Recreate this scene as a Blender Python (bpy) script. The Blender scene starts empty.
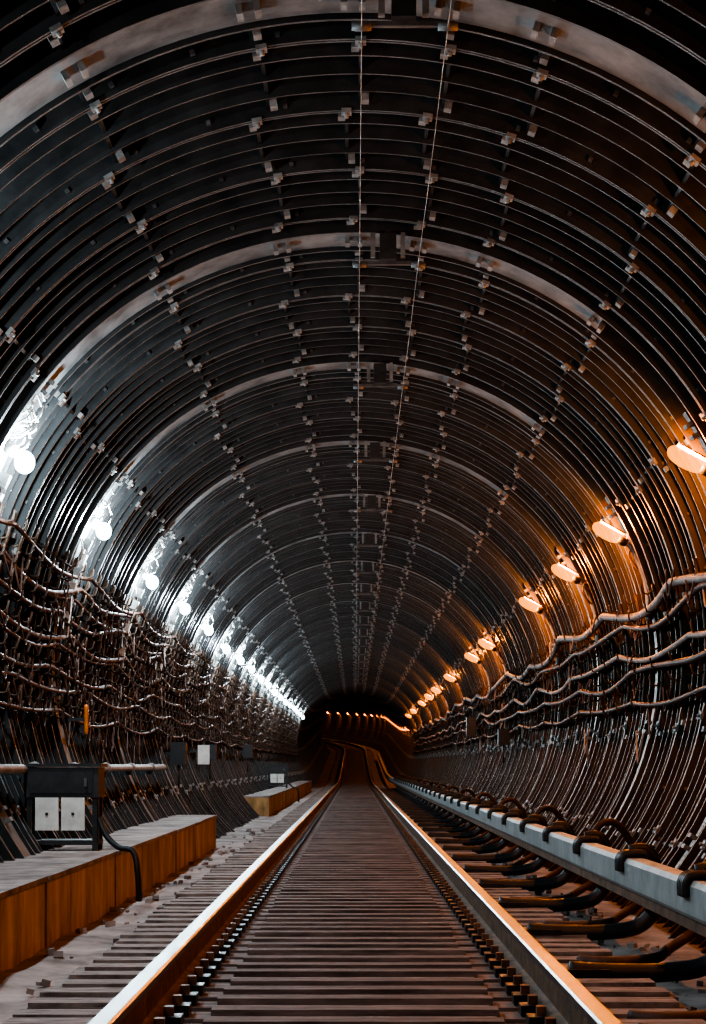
import bpy, math, random
from mathutils import Vector, Matrix, noise
random.seed(7)
scene=bpy.context.scene
COL=scene.collection
CZ=1.69; RI=2.70; RS=2.89

# ---------------- path ----------------
def zo(s):
    if s<80: return 0.0
    if s<102.8: return (s-80)**2/1200
    return 22.8**2/1200+(s-102.8)*0.038
def xo(s):
    return 0.0 if s<142 else -(s-142)**2/380.0
def frame(s):
    e=.5
    p=Vector((xo(s),s,zo(s)))
    t=(Vector((xo(s+e),s+e,zo(s+e)))-Vector((xo(s-e),s-e,zo(s-e)))).normalized()
    x=t.cross(Vector((0,0,1))).normalized()
    z=x.cross(t)
    return Matrix(((x.x,t.x,z.x,p.x),(x.y,t.y,z.y,p.y),(x.z,t.z,z.z,p.z),(0,0,0,1)))

# ---------------- materials ----------------
def mat(name,c1,c2,rough=.6,metal=0.,scale=6.,bump=.15,rough2=None,stretch=(1,1,1),detail=8,spec=.5):
    m=bpy.data.materials.new(name); m.use_nodes=True
    n=m.node_tree.nodes; l=m.node_tree.links
    b=n['Principled BSDF']
    mp=n.new('ShaderNodeMapping'); mp.inputs['Scale'].default_value=stretch
    geo=n.new('ShaderNodeNewGeometry')
    l.new(geo.outputs['Position'],mp.inputs['Vector'])
    nz=n.new('ShaderNodeTexNoise'); nz.inputs['Scale'].default_value=scale; nz.inputs['Detail'].default_value=detail; nz.inputs['Roughness'].default_value=.65
    l.new(mp.outputs[0],nz.inputs['Vector'])
    cr=n.new('ShaderNodeValToRGB'); cr.color_ramp.elements[0].position=.35; cr.color_ramp.elements[1].position=.68
    cr.color_ramp.elements[0].color=(*c1,1); cr.color_ramp.elements[1].color=(*c2,1)
    l.new(nz.outputs['Fac'],cr.inputs[0]); l.new(cr.outputs[0],b.inputs['Base Color'])
    mr=n.new('ShaderNodeMapRange'); mr.inputs[3].default_value=rough; mr.inputs[4].default_value=rough2 if rough2 is not None else min(1,rough+.2)
    l.new(nz.outputs['Fac'],mr.inputs[0]); l.new(mr.outputs[0],b.inputs['Roughness'])
    b.inputs['Metallic'].default_value=metal
    b.inputs['Specular IOR Level'].default_value=spec
    if bump>0:
        bp=n.new('ShaderNodeBump'); bp.inputs['Strength'].default_value=bump; bp.inputs['Distance'].default_value=.02
        l.new(nz.outputs['Fac'],bp.inputs['Height']); l.new(bp.outputs[0],b.inputs['Normal'])
    return m
def glow(name,col,st,tr):
    # clear glowing lamp glass: tinted transparency plus its own glow
    m=bpy.data.materials.new(name); m.use_nodes=True
    n=m.node_tree.nodes; l=m.node_tree.links; n.remove(n['Principled BSDF'])
    e=n.new('ShaderNodeEmission'); e.inputs[0].default_value=(*col,1); e.inputs[1].default_value=st
    t=n.new('ShaderNodeBsdfTransparent'); t.inputs[0].default_value=(*tr,1)
    a=n.new('ShaderNodeAddShader'); l.new(e.outputs[0],a.inputs[0]); l.new(t.outputs[0],a.inputs[1])
    l.new(a.outputs[0],n['Material Output'].inputs['Surface'])
    try: m.cycles.emission_sampling='NONE'
    except Exception: pass
    return m
M_iron=mat('cast_iron',(.012,.013,.014),(.040,.041,.041),.42,.2,3.,.2)
M_edge=mat('iron_edge',(.055,.057,.058),(.15,.152,.152),.4,.35,8.,.1)
M_ironr=mat('rusty_lit_iron',(.026,.019,.014),(.070,.047,.032),.42,.2,3.,.2)  # right wall iron: rust brown, with orange lamp glow in the colour
M_edger=mat('rusty_lit_edge',(.12,.078,.045),(.25,.16,.095),.38,.3,5.,.1)  # rib edges on that side, tinted likewise for the orange glow
M_band=mat('lit_arc_band',(.06,.066,.068),(.23,.238,.24),.5,.1,2.5,.25)  # paler band at lamp rings; the lit arc is put into its colour
M_rust=mat('rusty_iron',(.025,.018,.015),(.11,.06,.035),.45,.3,5.,.3)
M_cleat=mat('galvanised_plate',(.12,.12,.118),(.30,.30,.29),.45,.3,9.,.1)
M_black=mat('black_paint',(.012,.012,.013),(.03,.03,.032),.4,.1,12.,.1)
M_rubber=mat('cable_rubber',(.03,.017,.014),(.115,.058,.042),.5,0,7.,.1)
M_cablew=mat('cable_dusty',(.17,.14,.125),(.38,.32,.29),.55,0,7.,.1)
M_conc=mat('concrete_floor',(.10,.082,.075),(.40,.34,.315),.8,0,2.5,.5)
M_bench=mat('bench_concrete_lit',(.18,.11,.045),(.58,.38,.18),.7,0,2.6,.4,stretch=(1,1.6,.5))  # grey concrete coloured orange-brown to carry the orange lamplight
M_wood=mat('sleeper_timber',(.052,.040,.036),(.245,.19,.175),.7,0,5,.5,stretch=(.6,5,4))
M_woodl=mat('dusty_timber',(.10,.08,.072),(.37,.31,.285),.75,0,4,.5,stretch=(1.5,5,3))
M_railtop=mat('rail_steel',(.17,.16,.15),(.28,.265,.25),.34,1.,3,0,rough2=.42)
M_railside=mat('rail_rust',(.06,.030,.018),(.26,.13,.065),.5,.3,10,.3)
M_third=mat('contact_rail_cover',(.20,.22,.22),(.36,.38,.38),.45,0,5,.1)
M_white=mat('white_panel',(.5,.5,.47),(.7,.7,.66),.5,0,9,.05)
M_pipe=mat('grey_pipe',(.16,.15,.14),(.34,.32,.3),.5,.2,6,.1)
M_orange=mat('orange_plastic',(.6,.16,.02),(.8,.26,.04),.4,0,6,.05)
M_hood=mat('added_lamp_hood',(.22,.15,.08),(.30,.20,.11),.4,.2,6,.05)  # hood added to hold orange light off the ceiling and far roof
M_wire=mat('thin_wire',(.22,.22,.22),(.34,.34,.34),.4,.5,6,0)
M_ebw=glow('lamp_glass_white',(.62,.87,1.0),4.0,(.95,.98,1))
M_ebo=glow('lamp_glass_orange',(1.,.36,.045),1.0,(1,.72,.35))

# ---------------- mesh builder ----------------
class MB:
    def __init__(s): s.v=[];s.f=[];s.m=[];s.mats=[];s.sm=[]
    def mi(s,m):
        if m not in s.mats: s.mats.append(m)
        return s.mats.index(m)
    def add(s,vs,fs,m,smooth=False):
        o=len(s.v); s.v+= [tuple(p) for p in vs]
        k=s.mi(m)
        for f in fs:
            s.f.append([i+o for i in f]); s.m.append(k); s.sm.append(smooth)
    def box(s,c,sz,m,M=None,taper=1.):
        x,y,z=[a/2 for a in sz]
        vs=[]
        for k in (-1,1):
            t=taper if k>0 else 1
            for a,b in ((-1,-1),(1,-1),(1,1),(-1,1)):
                vs.append(Vector((a*x*t,b*y*t,k*z)))
        c=Vector(c)
        if M is not None: vs=[M@v+c if len(M)==3 else M@(v+c) for v in vs]
        else: vs=[v+c for v in vs]
        s.add(vs,[(3,2,1,0),(4,5,6,7),(0,1,5,4),(1,2,6,5),(2,3,7,6),(3,0,4,7)],m)
    def tube(s,pts,r,m,n=8,cap=True):
        pts=[Vector(p) for p in pts]
        rs=r if isinstance(r,(list,tuple)) else [r]*len(pts)
        vs=[];fs=[]
        prev=None
        for i,p in enumerate(pts):
            t=(pts[min(i+1,len(pts)-1)]-pts[max(i-1,0)])
            if t.length<1e-9: t=Vector((0,0,1))
            t.normalize()
            if prev is None:
                a=Vector((0,0,1)) if abs(t.z)<.9 else Vector((1,0,0))
            else: a=prev
            u=(a-t*a.dot(t)).normalized(); w=t.cross(u); prev=u
            for k in range(n):
                an=2*math.pi*k/n
                vs.append(p+(u*math.cos(an)+w*math.sin(an))*rs[i])
        for i in range(len(pts)-1):
            for k in range(n):
                fs.append((i*n+k,i*n+(k+1)%n,(i+1)*n+(k+1)%n,(i+1)*n+k))
        if cap:
            fs.append(tuple(range(n-1,-1,-1))); fs.append(tuple((len(pts)-1)*n+k for k in range(n)))
        s.add(vs,fs,m,True)
    def sphere(s,c,r,m,n=12,sc=(1,1,1)):
        vs=[];fs=[];c=Vector(c);h=n//2
        for i in range(h+1):
            a=math.pi*i/h
            for k in range(n):
                b=2*math.pi*k/n
                vs.append(c+Vector((math.sin(a)*math.cos(b)*sc[0],math.sin(a)*math.sin(b)*sc[1],math.cos(a)*sc[2]))*r)
        for i in range(h):
            for k in range(n):
                fs.append((i*n+k,(i+1)*n+k,(i+1)*n+(k+1)%n,i*n+(k+1)%n))
        s.add(vs,fs,m,True)
    def mesh(s,name):
        me=bpy.data.meshes.new(name); me.from_pydata(s.v,[],s.f)
        for m in s.mats: me.materials.append(m)
        me.polygons.foreach_set('material_index',s.m)
        me.polygons.foreach_set('use_smooth',s.sm)
        me.update(); return me
    def obj(s,name,parent=None):
        o=bpy.data.objects.new(name,s.mesh(name)); COL.objects.link(o)
        if parent: o.parent=parent
        return o
def empty(name,loc=(0,0,0)):
    e=bpy.data.objects.new(name,None); e.location=loc; COL.objects.link(e); return e
def pr(th,r,y): return Vector((r*math.sin(th),y,CZ+r*math.cos(th)))

# ---------------- lining rings ----------------
JO=[-118,-96,-74,-52,-30,-11.5,-1,8.5,18.5,37,58,79,101,121]
def ring(a0,a1,shift,name,lampring=False):
    b=MB(); a0r,a1r=math.radians(a0),math.radians(a1)
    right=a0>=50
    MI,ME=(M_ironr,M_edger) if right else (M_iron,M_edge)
    N=max(8,int((a1-a0)/2.5)); th=[a0r+(a1r-a0r)*i/N for i in range(N+1)]
    vs=[];fs=[]
    for t in th: vs+= [pr(t,RS,0),pr(t,RS,1)]
    for i in range(N): fs.append((2*i,2*i+1,2*i+3,2*i+2))
    b.add(vs,fs,MI,True)
    def rib(y,w,ri,m,me,th=th):
        vs=[];fs=[];e=[]
        for t in th:
            vs+=[pr(t,RS,y-w/2),pr(t,ri,y-w/2),pr(t,ri,y+w/2),pr(t,RS,y+w/2)]
        for i in range(len(th)-1):
            o=4*i
            fs.append((o,o+1,o+5,o+4)); fs.append((o+2,o+3,o+7,o+6)); e.append((o+1,o+2,o+6,o+5))
        b.add(vs,fs,m); b.add(vs,e,me,w>.1)  # rib edges paler than faces: the light they catch is coloured in
    rib(.014,.018,RI,MI,ME); rib(.986,.018,RI,MI,ME)
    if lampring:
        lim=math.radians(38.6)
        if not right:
            thb=[t for t in th if t<=lim+1e-4]  # band stops where the lit arc dies away
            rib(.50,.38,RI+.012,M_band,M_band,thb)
        else:
            rib(.50,.10,RI+.012,MI,M_edger)
        rib(.285,.022,RI-.012,MI,ME); rib(.715,.022,RI-.012,MI,ME)
    else:
        for y in (.25,.5,.75): rib(y,.016,RI+.02,MI,ME)
    for j in JO:
        a=j+shift
        if not(a0<=a<a1): continue
        t=math.radians(a)
        R=Matrix.Rotation(t,3,'Y')
        b.box(pr(t,(RI+RS)/2+.02,.5),(.02,.97,RS-RI-.04),MI,R)
        for y,sd in ((.13,-1),(.87,1)):
            b.box(pr(t+sd*.010,RI+.035,y),(.04,.07,.06),M_cleat,R)
        b.box(pr(t,RI-.002,.0),(.055,.07,.022),M_cleat,R)
        b.tube([pr(t,RI-.0,.0),pr(t,RI-.035,.0)],.012,M_cleat,6)
        if lampring:
            for sd in (-1,1): b.box(pr(t+sd*.016,RI-.01,.5),(.03,.10,.05),M_cleat,R)
    k=a0+3
    while k<a1:
        t=math.radians(k); R=Matrix.Rotation(t,3,'Y')
        for y in (.035,.965):
            b.box(pr(t,RI+.045,y),(.024,.022,.024),ME,R)
        k+=9
    return b.mesh(name)
parts={'wall_left':(-141,-56),'ceiling':(-56,56),'wall_right':(56,141)}
S0,S1=-5,236
OFF=.2
for nm,(a0,a1) in parts.items():
    par=empty(nm)
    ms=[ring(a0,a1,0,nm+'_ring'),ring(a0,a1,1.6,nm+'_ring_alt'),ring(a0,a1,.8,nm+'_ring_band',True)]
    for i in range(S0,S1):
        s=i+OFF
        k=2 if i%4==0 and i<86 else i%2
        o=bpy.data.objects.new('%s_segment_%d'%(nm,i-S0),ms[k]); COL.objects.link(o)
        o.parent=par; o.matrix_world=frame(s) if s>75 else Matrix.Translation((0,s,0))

# ---------------- floor ----------------
b=MB()
ss=[S0+i*.25 for i in range(int((60-S0)/.25))]+[60+i*1. for i in range(178)]
xs=[-2.2+4.4*i/44 for i in range(45)]
vs=[];fs=[]
for s in ss:
    F=frame(s) if s>75 else Matrix.Translation((0,s,0))
    for x in xs:
        h=noise.noise(Vector((x*2.2,s*1.4,0)))*.035+noise.noise(Vector((x*7,s*6,3)))*.015
        base=-.27
        if abs(x)>.95: base+=.035*min(1,(abs(x)-.95)/.3)
        vs.append(F@Vector((x,0,base+h)))
n=len(xs)
for i in range(len(ss)-1):
    for k in range(n-1): fs.append((i*n+k,i*n+k+1,(i+1)*n+k+1,(i+1)*n+k))
b.add(vs,fs,M_conc,True); b.obj('floor')

# ---------------- track: sleepers + rails ----------------
track=empty('railway_track')
b=MB(); s=1.0; i=0
while s<232:
    F=frame(s) if s>75 else Matrix.Translation((0,s,0))
    R=random.uniform
    b.box((R(-.02,.02),0,-.23),(2.66+R(-.06,.06),.20+R(-.01,.015),.10),M_wood,F)
    if s<150:
        b.box((R(-.01,.01),R(-.008,.008),-.166+R(-.005,.005)),(1.12,.12,.03),M_wood,F)
        b.box((R(-.01,.01),.165,-.180+R(-.010,.006)),(1.10,.10,.03),M_woodl if random.random()<.3 else M_wood,F)
    for sd in (-1,1):
        b.box((sd*1.09,0,-.170+R(-.006,.006)),(.44+R(-.05,.05),.17,.02),M_woodl,F)
        if s<110:
            for q in (-1,1):
                b.box((sd*.795+q*.115,0,-.155),(.07,.12,.04),M_black,F)
                b.box((sd*.795+q*.10,0,-.125),(.035,.05,.05),M_railside,F)
    s+=.33
b.obj('sleepers',track)
prof=[(-.07,-.18),(.07,-.18),(.07,-.168),(.012,-.15),(.010,-.045),(.036,-.034),(.0375,-.008),(.030,0),(-.030,0),(-.0375,-.008),(-.036,-.034),(-.010,-.045),(-.012,-.15),(-.07,-.168)]
def sweep(b,prof,x0,sl,mats,z0=0,cap=True):
    n=len(prof);vs=[]
    for s in sl:
        F=frame(s) if s>75 else Matrix.Translation((0,s,0))
        for p in prof: vs.append(F@Vector((x0+p[0],0,z0+p[1])))
    base=len(b.v); b.v+=[tuple(v) for v in vs]
    for k in range(n):
        m=mats(k) if callable(mats) else mats
        idx=b.mi(m)
        for i in range(len(sl)-1):
            b.f.append([base+q for q in (i*n+k,i*n+(k+1)%n,(i+1)*n+(k+1)%n,(i+1)*n+k)]); b.m.append(idx); b.sm.append(False)
    if cap:
        idx=b.m[-1]
        b.f.append([base+q for q in range(n-1,-1,-1)]); b.m.append(idx); b.sm.append(False)
        b.f.append([base+(len(sl)-1)*n+q for q in range(n)]); b.m.append(idx); b.sm.append(False)
sl=[-4,74]+[75+2*i for i in range(79)]
for sd in (-1,1):
    b=MB(); sweep(b,prof,sd*.797,sl,lambda k: M_railtop if 5<=k<=9 else M_railside); b.obj('rail_%d'%(sd+2),track)

# ---------------- concrete bench left ----------------
def bench(s0,s1):
    b=MB(); s=s0
    while s<s1-.1:
        L=min(1.5,s1-s)
        j=random.uniform(-.012,.012)
        b.box((-2.01+j,s+L/2,-.055),(.54,L-.018,.40),M_bench)
        b.box((-2.01+j,s+L/2,.157),(.57,L-.010,.03),M_conc)
        s+=L
    b.box((-2.01,(s0+s1)/2,-.07),(.50,s1-s0-.04,.36),M_railside)
    return b.obj('concrete_bench')
bench(3,23.4); bench(37.5,74)

# ---------------- contact rail (right) ----------------
b=MB()
X3=1.58
cov=[(-.05,-.02),(.05,-.02),(.062,.0),(.062,.13),(.045,.155),(-.045,.155),(-.062,.13),(-.062,0)]
sweep(b,cov,X3,[2,74]+[75+3*i for i in range(18)],M_third,z0=.12)
sweep(b,[(-.035,-.06),(.035,-.06),(.035,-.0),(-.035,-.0)],X3,[2,74]+[75+3*i for i in range(18)],M_railside,z0=.10)
def sm(pts,n=5):
    pts=[Vector(p) for p in pts];out=[]
    P=[pts[0]]+pts+[pts[-1]]
    for i in range(1,len(P)-2):
        for k in range(n):
            t=k/n
            out.append(.5*((2*P[i])+(-P[i-1]+P[i+1])*t+(2*P[i-1]-5*P[i]+4*P[i+1]-P[i+2])*t*t+(-P[i-1]+3*P[i]-3*P[i+1]+P[i+2])*t**3))
    out.append(pts[-1]); return out
s=4.4;i=0
while s<74:
    y=s
    pts=sm([(.98,y,-.14),(1.15,y,-.15),(1.4,y,-.15),(1.6,y,-.12),(1.70,y,-.02),(1.715,y,.12),(1.70,y,.27),(1.64,y,.325),(1.56,y,.315)])
    b.tube(pts,[.045 if q<22 else .032 for q in range(len(pts))],M_black,8)
    b.box((1.05,y,-.145),(.22,.14,.03),M_black)
    for dy in (-.06,-.02,.02,.06):
        b.tube(sm([(X3-.072,y+dy,.20),(X3-.072,y+dy,.27),(X3-.04,y+dy,.295),(X3+.04,y+dy,.30),(X3+.075,y+dy,.27),(X3+.08,y+dy,.12)],4),.024,M_black,7)
    if i%2==0:
        pts=sm([(X3+.03,y+.1,.30),(X3+.12,y+.16,.40),(X3+.24,y+.2,.38),(X3+.36,y+.24,.18),(X3+.36,y+.3,-.1)])
        b.tube(pts,.026,M_rust,8)
    x=random.uniform(1.05,1.15); y+=1.0
    pts=sm([(x,y-.3,-.17),(x+.15,y-.36,-.17),(x+.38,y-.28,-.16),(x+.5,y,-.14),(x+.72,y+.12,-.02)])
    b.tube(pts,.028,M_rubber,8)
    s+=2.05;i+=1
b.obj('contact_rail')

# rubble
b=MB()
for k in range(700):
    sd=random.choice((-1,1,1))
    x=sd*random.uniform(.95,1.70); y=random.uniform(5.5,30); r=random.uniform(.006,.028)
    b.box((x,y,-.225+r*.4),(r*2,r*1.6,r*1.3),M_conc,Matrix.Rotation(random.uniform(0,3),3,'Z')@Matrix.Rotation(random.uniform(-.5,.5),3,'X'),)
b.obj('floor_rubble')

# ---------------- cables + brackets ----------------
def xr(z,r): return math.sqrt(max(0.01,r*r-(z-CZ)**2))
def cables(sd,levels,seed,smax=84):
    random.seed(seed)
    b=MB()
    for li,(z,rad,m,sag,amp) in enumerate(levels):
        pts=[];s=-3.; off=random.uniform(0,4)
        while s<smax:
            step=.25 if s<30 else (.5 if s<45 else 1.)
            ph=((s+off)%4)/4
            sg=-sag*math.sin(math.pi*ph)
            wob=noise.noise(Vector((s*.28,z*9,seed)))*amp
            zz=z+sg+wob
            r=2.62+noise.noise(Vector((s*.6,z*5,seed+9)))*.03
            pts.append((sd*xr(zz,r),s,zz)); s+=step
        b.tube(pts,rad,m,8)
    zs=[l[0] for l in levels]; zt,zb=max(zs)+.1,min(zs)-.12
    s=-2.8
    while s<smax:
        pts=[(sd*xr(zb+(zt-zb)*q/10,2.685),s,zb+(zt-zb)*q/10) for q in range(11)]
        b.tube(pts,.016,M_rust,5)
        z=zb+.1
        while z<zt:
            x=xr(z,2.68)
            hook=[(sd*x,s,z-.02),(sd*(x-.05),s,z-.05),(sd*(x-.09),s,z-.04),(sd*(x-.105),s,z+.01),(sd*(x-.108),s,z+.035)]
            b.tube(hook,.009,M_rust,5)
            z+=.12 if sd<0 else .16
        s+=.5 if sd<0 else 1.
    s=8.
    while s<50:
        z0=random.uniform(1.0,2.4); L=random.uniform(.1,.3)
        x=xr(z0,2.62)
        pts=sm([(sd*x,s,z0),(sd*(x-.02),s+.1,z0-L*.7),(sd*(x-.02),s+.22,z0-L),(sd*(x-.01),s+.34,z0-L*.6),(sd*x,s+.45,z0)],4)
        b.tube(pts,.008,random.choice((M_rubber,M_rubber,M_rubber,M_cablew)) if sd>0 else M_rubber,5)
        s+=random.uniform(.05,.25) if sd<0 else random.uniform(.3,.8)
    b.obj('cable_bundle')
lvR=[(2.28,.038,M_cablew,.10,.16),(2.12,.026,M_rubber,.08,.10),(1.86,.026,M_cablew,.09,.12),(1.66,.028,M_rubber,.07,.1),(1.40,.022,M_rubber,.06,.05)]
lvL=[(2.56,.018,M_rubber,.10,.08),(2.42,.022,M_rubber,.14,.14),(2.30,.016,M_rubber,.10,.14),(2.20,.020,M_rubber,.12,.14),(1.98,.024,M_rubber,.14,.12),(1.90,.015,M_rubber,.1,.16),(1.70,.02,M_rubber,.08,.12),(1.50,.018,M_rubber,.08,.06),(1.28,.016,M_rubber,.08,.06)]
cables(1,lvR,3); cables(-1,lvL,5)
b=MB()
b.tube([(-2.42,6,.77),(-2.42,23.5,.77)],.036,M_pipe,10)
s=8
while s<23.5:
    b.tube([(-2.42,s-.04,.77),(-2.42,s+.04,.77)],.055,M_pipe,10)
    b.box((-2.47,s,.71),(.12,.04,.03),M_black); s+=2
b.obj('service_pipe')

# ---------------- lamps ----------------
LX,LZ=2.26,2.87
def lampL_mesh(seed):
    random.seed(seed); b=MB()
    b.sphere((0,0,0),.072,M_ebw,18,(1,1,1.12))
    b.tube([(-.055,0,.055),(-.10,0,.10),(-.15,0,.14)],[.035,.045,.036],M_white,10)
    b.tube([(-.14,0,.13),(-.22,0,.2),(-.30,0,.20)],.014,M_cleat,6)
    b.box((-.20,0,.24),(.07,.16,.16),M_white,Matrix.Rotation(-.5,3,'Y'))
    b.box((-.12,.02,.38),(.09,.08,.20),M_white,Matrix.Rotation(.45,3,'Y'))
    b.box((-.02,-.03,.54),(.07,.05,.20),M_cleat,Matrix.Rotation(.6,3,'Y'))
    b.box((-.24,0,.02),(.06,.14,.18),M_white)
    for q in range(7):  # pale blocks added for the blown-out wall below the lamp
        z=-.12-q*.13; zz=LZ+z-CZ; x=LX-math.sqrt(2.63**2-zz*zz)
        b.box((x,random.uniform(-.03,.03),z),(.07,.07,.10),M_white if q%2 else M_cleat,Matrix.Rotation(-math.atan2(2.3,max(.01,zz))+math.pi/2,3,'Y'))
    for k in range(10):
        a=random.uniform(0,6); r=random.uniform(.05,.13)
        c=Vector((-.06+random.uniform(-.06,.08),random.uniform(-.08,.08),.26+random.uniform(-.12,.2)))
        pts=[c+Vector((math.cos(t)*r,math.sin(a)*math.sin(t)*r*.5,math.sin(t)*r*1.1)) for t in [q*.55 for q in range(12)]]
        b.tube(pts,.007,M_white,5)
    for k in range(4):
        y=random.uniform(-.1,.1)
        b.tube(sm([(-.22,y,.0),(-.18,y,-.12-.03*k),(-.27-.02*k,y+.05,-.4),(-.36,y,-.75)],4),.008,M_cablew,5)
    return b.mesh('tunnel_lamp')
def lampR_mesh(seed,full=False):
    random.seed(seed); b=MB()
    d=Vector((.10,0,-.055))
    ts=[-1.3,-1.25,-1.1,-.85,-.5,-.1,.3,.7,.95,1.1]
    b.tube([d*t for t in ts],[.008,.024,.042,.056,.064,.067,.065,.058,.048,.034],M_ebo,18)
    b.tube([d*1.02,d*1.5,d*1.75],[.04,.042,.032],M_black,10)
    dn=d.normalized(); up=Vector((-dn.z,0,dn.x))
    if up.z<0: up=-up
    sdv=Vector((0,1,0)); vs=[];fs=[]
    A0,A1=(-12,192) if full else (48,132)  # added light-blocking hood: wide wrap on far lamps, top strip on near ones
    for i,t in enumerate((-.9,-.3,.4,1.3)):
        for k in range(9):
            a=math.radians(A0+k*(A1-A0)/8)
            vs.append(d*t+(sdv*math.cos(a)+up*math.sin(a))*.076)
    for i in range(3):
        for k in range(8): fs.append((i*9+k,i*9+k+1,(i+1)*9+k+1,(i+1)*9+k))
    b.add(vs,fs,M_hood,True)
    b.tube(sm([d*1.7,d*2.0+Vector((.02,0,-.03)),(.26,.0,-.22),(.335,-.02,-.42),(.36,-.05,-.62),(.36,-.05,-.8)],5),.024,M_cleat,8)
    b.box((.27,0,-.05),(.08,.10,.14),M_cleat)
    b.tube([(.2,0,-.08),(.36,0,-.02)],.014,M_cleat,6)
    for k in range(3):
        y=random.uniform(-.06,.06)
        b.tube(sm([(.24,y,-.08),(.2,y*2,-.2),(.3,y,-.34),(.24+.02*k,-y,-.1)],4),.007,M_rubber,5)
    return b.mesh('tunnel_lamp')
mL=[lampL_mesh(k) for k in range(3)]; mR=[lampR_mesh(k+5) for k in range(3)]; mF=lampR_mesh(9,True)
def lamp(me,F,x,z,col,power,rad):
    o=bpy.data.objects.new('tunnel_lamp',me); COL.objects.link(o)
    o.matrix_world=F@Matrix.Translation((x,0,z))
    L=bpy.data.lights.new('lamp_light','POINT'); L.energy=power; L.color=col; L.shadow_soft_size=rad
    lo=bpy.data.objects.new('bulb_light',L); COL.objects.link(lo); lo.parent=o
    return o
WH=(.76,.92,1.0); OR=(1.,.42,.13)
for k in range(-2,18):
    s=12.7+4*k
    jz=random.uniform(-.04,.04)
    lamp(mL[k%3],Matrix.Translation((0,s,0)),-LX,LZ+jz,WH,185 if s<60 else 80,.05)
for s in (4.7,8.7,12.7,16.7,20.2,24.2,32.2,36.2,44.7,52.2,57.2,63.2,72.2,79.2):
    lamp(mR[int(s)%3],Matrix.Translation((0,s,0)),2.27,2.89,OR,130,.034)
s=86
while s<225:
    lamp(mF,frame(s),2.42,2.45,OR,100,.034); s+=5

# ---------------- overhead wires ----------------
b=MB()
for x in (.03,.42):
    pts=[];s=-3
    while s<84:
        pts.append((x,s,4.14-.03*math.sin(math.pi*((s-12.4)%4)/4))); s+=1
    b.tube(pts,.0025,M_wire,5)
for k in range(-2,17):
    y=12.4+4*k
    b.box((.22,y,4.15),(.46,.03,.022),M_edge)
    for x in (.03,.42):
        b.tube([(x-.045,y,4.14),(x+.045,y,4.14)],.020,M_cleat,8)
    b.box((.22,y,4.25),(.11,.12,.17),M_iron); b.box((.12,y,4.27),(.03,.05,.16),M_cleat); b.box((.32,y,4.27),(.03,.05,.16),M_cleat)
b.obj('overhead_wire')

# ---------------- equipment on bench ----------------
def cabinet(x,y,z,seed=0):
    b=MB()
    for dx in (-.24,.24):
        for dy in (-.13,.13):
            b.box((dx,dy,.20),(.035,.035,.40),M_black)
    b.box((0,0,.06),(.52,.30,.035),M_black)
    b.box((0,0,.50),(.54,.34,.22),M_black)
    b.box((0,0,.625),(.58,.38,.025),M_black)
    b.box((0,-.175,.50),(.46,.012,.16),M_black)
    b.box((.18,-.19,.50),(.02,.02,.06),M_edge)
    for dx in (-.105,.085):
        b.box((dx,-.165,.27),(.17,.02,.24),M_white)
        b.box((dx,-.178,.27),(.02,.006,.02),M_black)
    b.box((.25,-.1,.3),(.03,.06,.5),M_black)
    b.tube(sm([(.26,-.1,.25),(.32,-.15,.12),(.42,-.2,.03),(.53,-.22,.0),(.565,-.24,-.16),(.57,-.2,-.36)],5),.022,M_black,8)
    o=b.obj('equipment_cabinet'); o.location=(x,y,z); return o
cabinet(-2.14,13.7,.173)
cabinet(-2.08,50,.173)
def sign(x,y,z,w,h):
    b=MB(); b.box((0,0,0),(w,.02,h),M_white); b.box((0,.03,-.05),(.03,.04,h+.2),M_black); b.box((-.1,.04,.05),(.2,.03,.03),M_black)
    o=b.obj('sign_plate'); o.location=(x,y,z)
sign(-2.2,27,.95,.17,.28)
b=MB(); b.tube([(0,0,-.13),(0,0,-.1),(0,0,.1),(0,0,.13)],[.012,.02,.02,.012],M_orange,10); b.box((-.08,0,0),(.15,.03,.03),M_black)
o=b.obj('orange_marker'); o.location=(-2.36,16.3,1.2)
for (sd,y,z,w,h) in ((1,39,1.6,.2,.4),(1,30,1.25,.18,.25),(-1,24.5,.95,.2,.3),(-1,30,1.0,.2,.26),(-1,41,1.1,.2,.3)):
    b=MB(); b.box((0,0,0),(w,.22,h),M_black); b.box((0,-.115,0),(w*.8,.01,h*.8),M_black); b.tube([(0,0,-h/2),(0,0,-h/2-.3)],.014,M_rubber,6); b.box((sd*w*.6,0,0),(w*.6,.05,.04),M_black)
    o=b.obj('junction_box'); o.location=(sd*xr(z,2.44),y,z)

# ---------------- world + camera ----------------
w=bpy.data.worlds.new('world'); scene.world=w; w.use_nodes=True
wn=w.node_tree.nodes
wn['Background'].inputs[0].default_value=(.2,.3,.5,1); wn['Background'].inputs[1].default_value=.001
try: scene.view_settings.look='AgX - High Contrast'
except Exception as e: print('look',e)
cam=bpy.data.cameras.new('camera'); co=bpy.data.objects.new('camera',cam); COL.objects.link(co)
co.location=(0,0,.80); co.rotation_euler=(math.pi/2,0,0)
cam.sensor_width=36; cam.lens=1857/1024*36; cam.shift_y=253/1024; cam.shift_x=-2/1024; cam.clip_start=.05; cam.clip_end=500
scene.camera=co
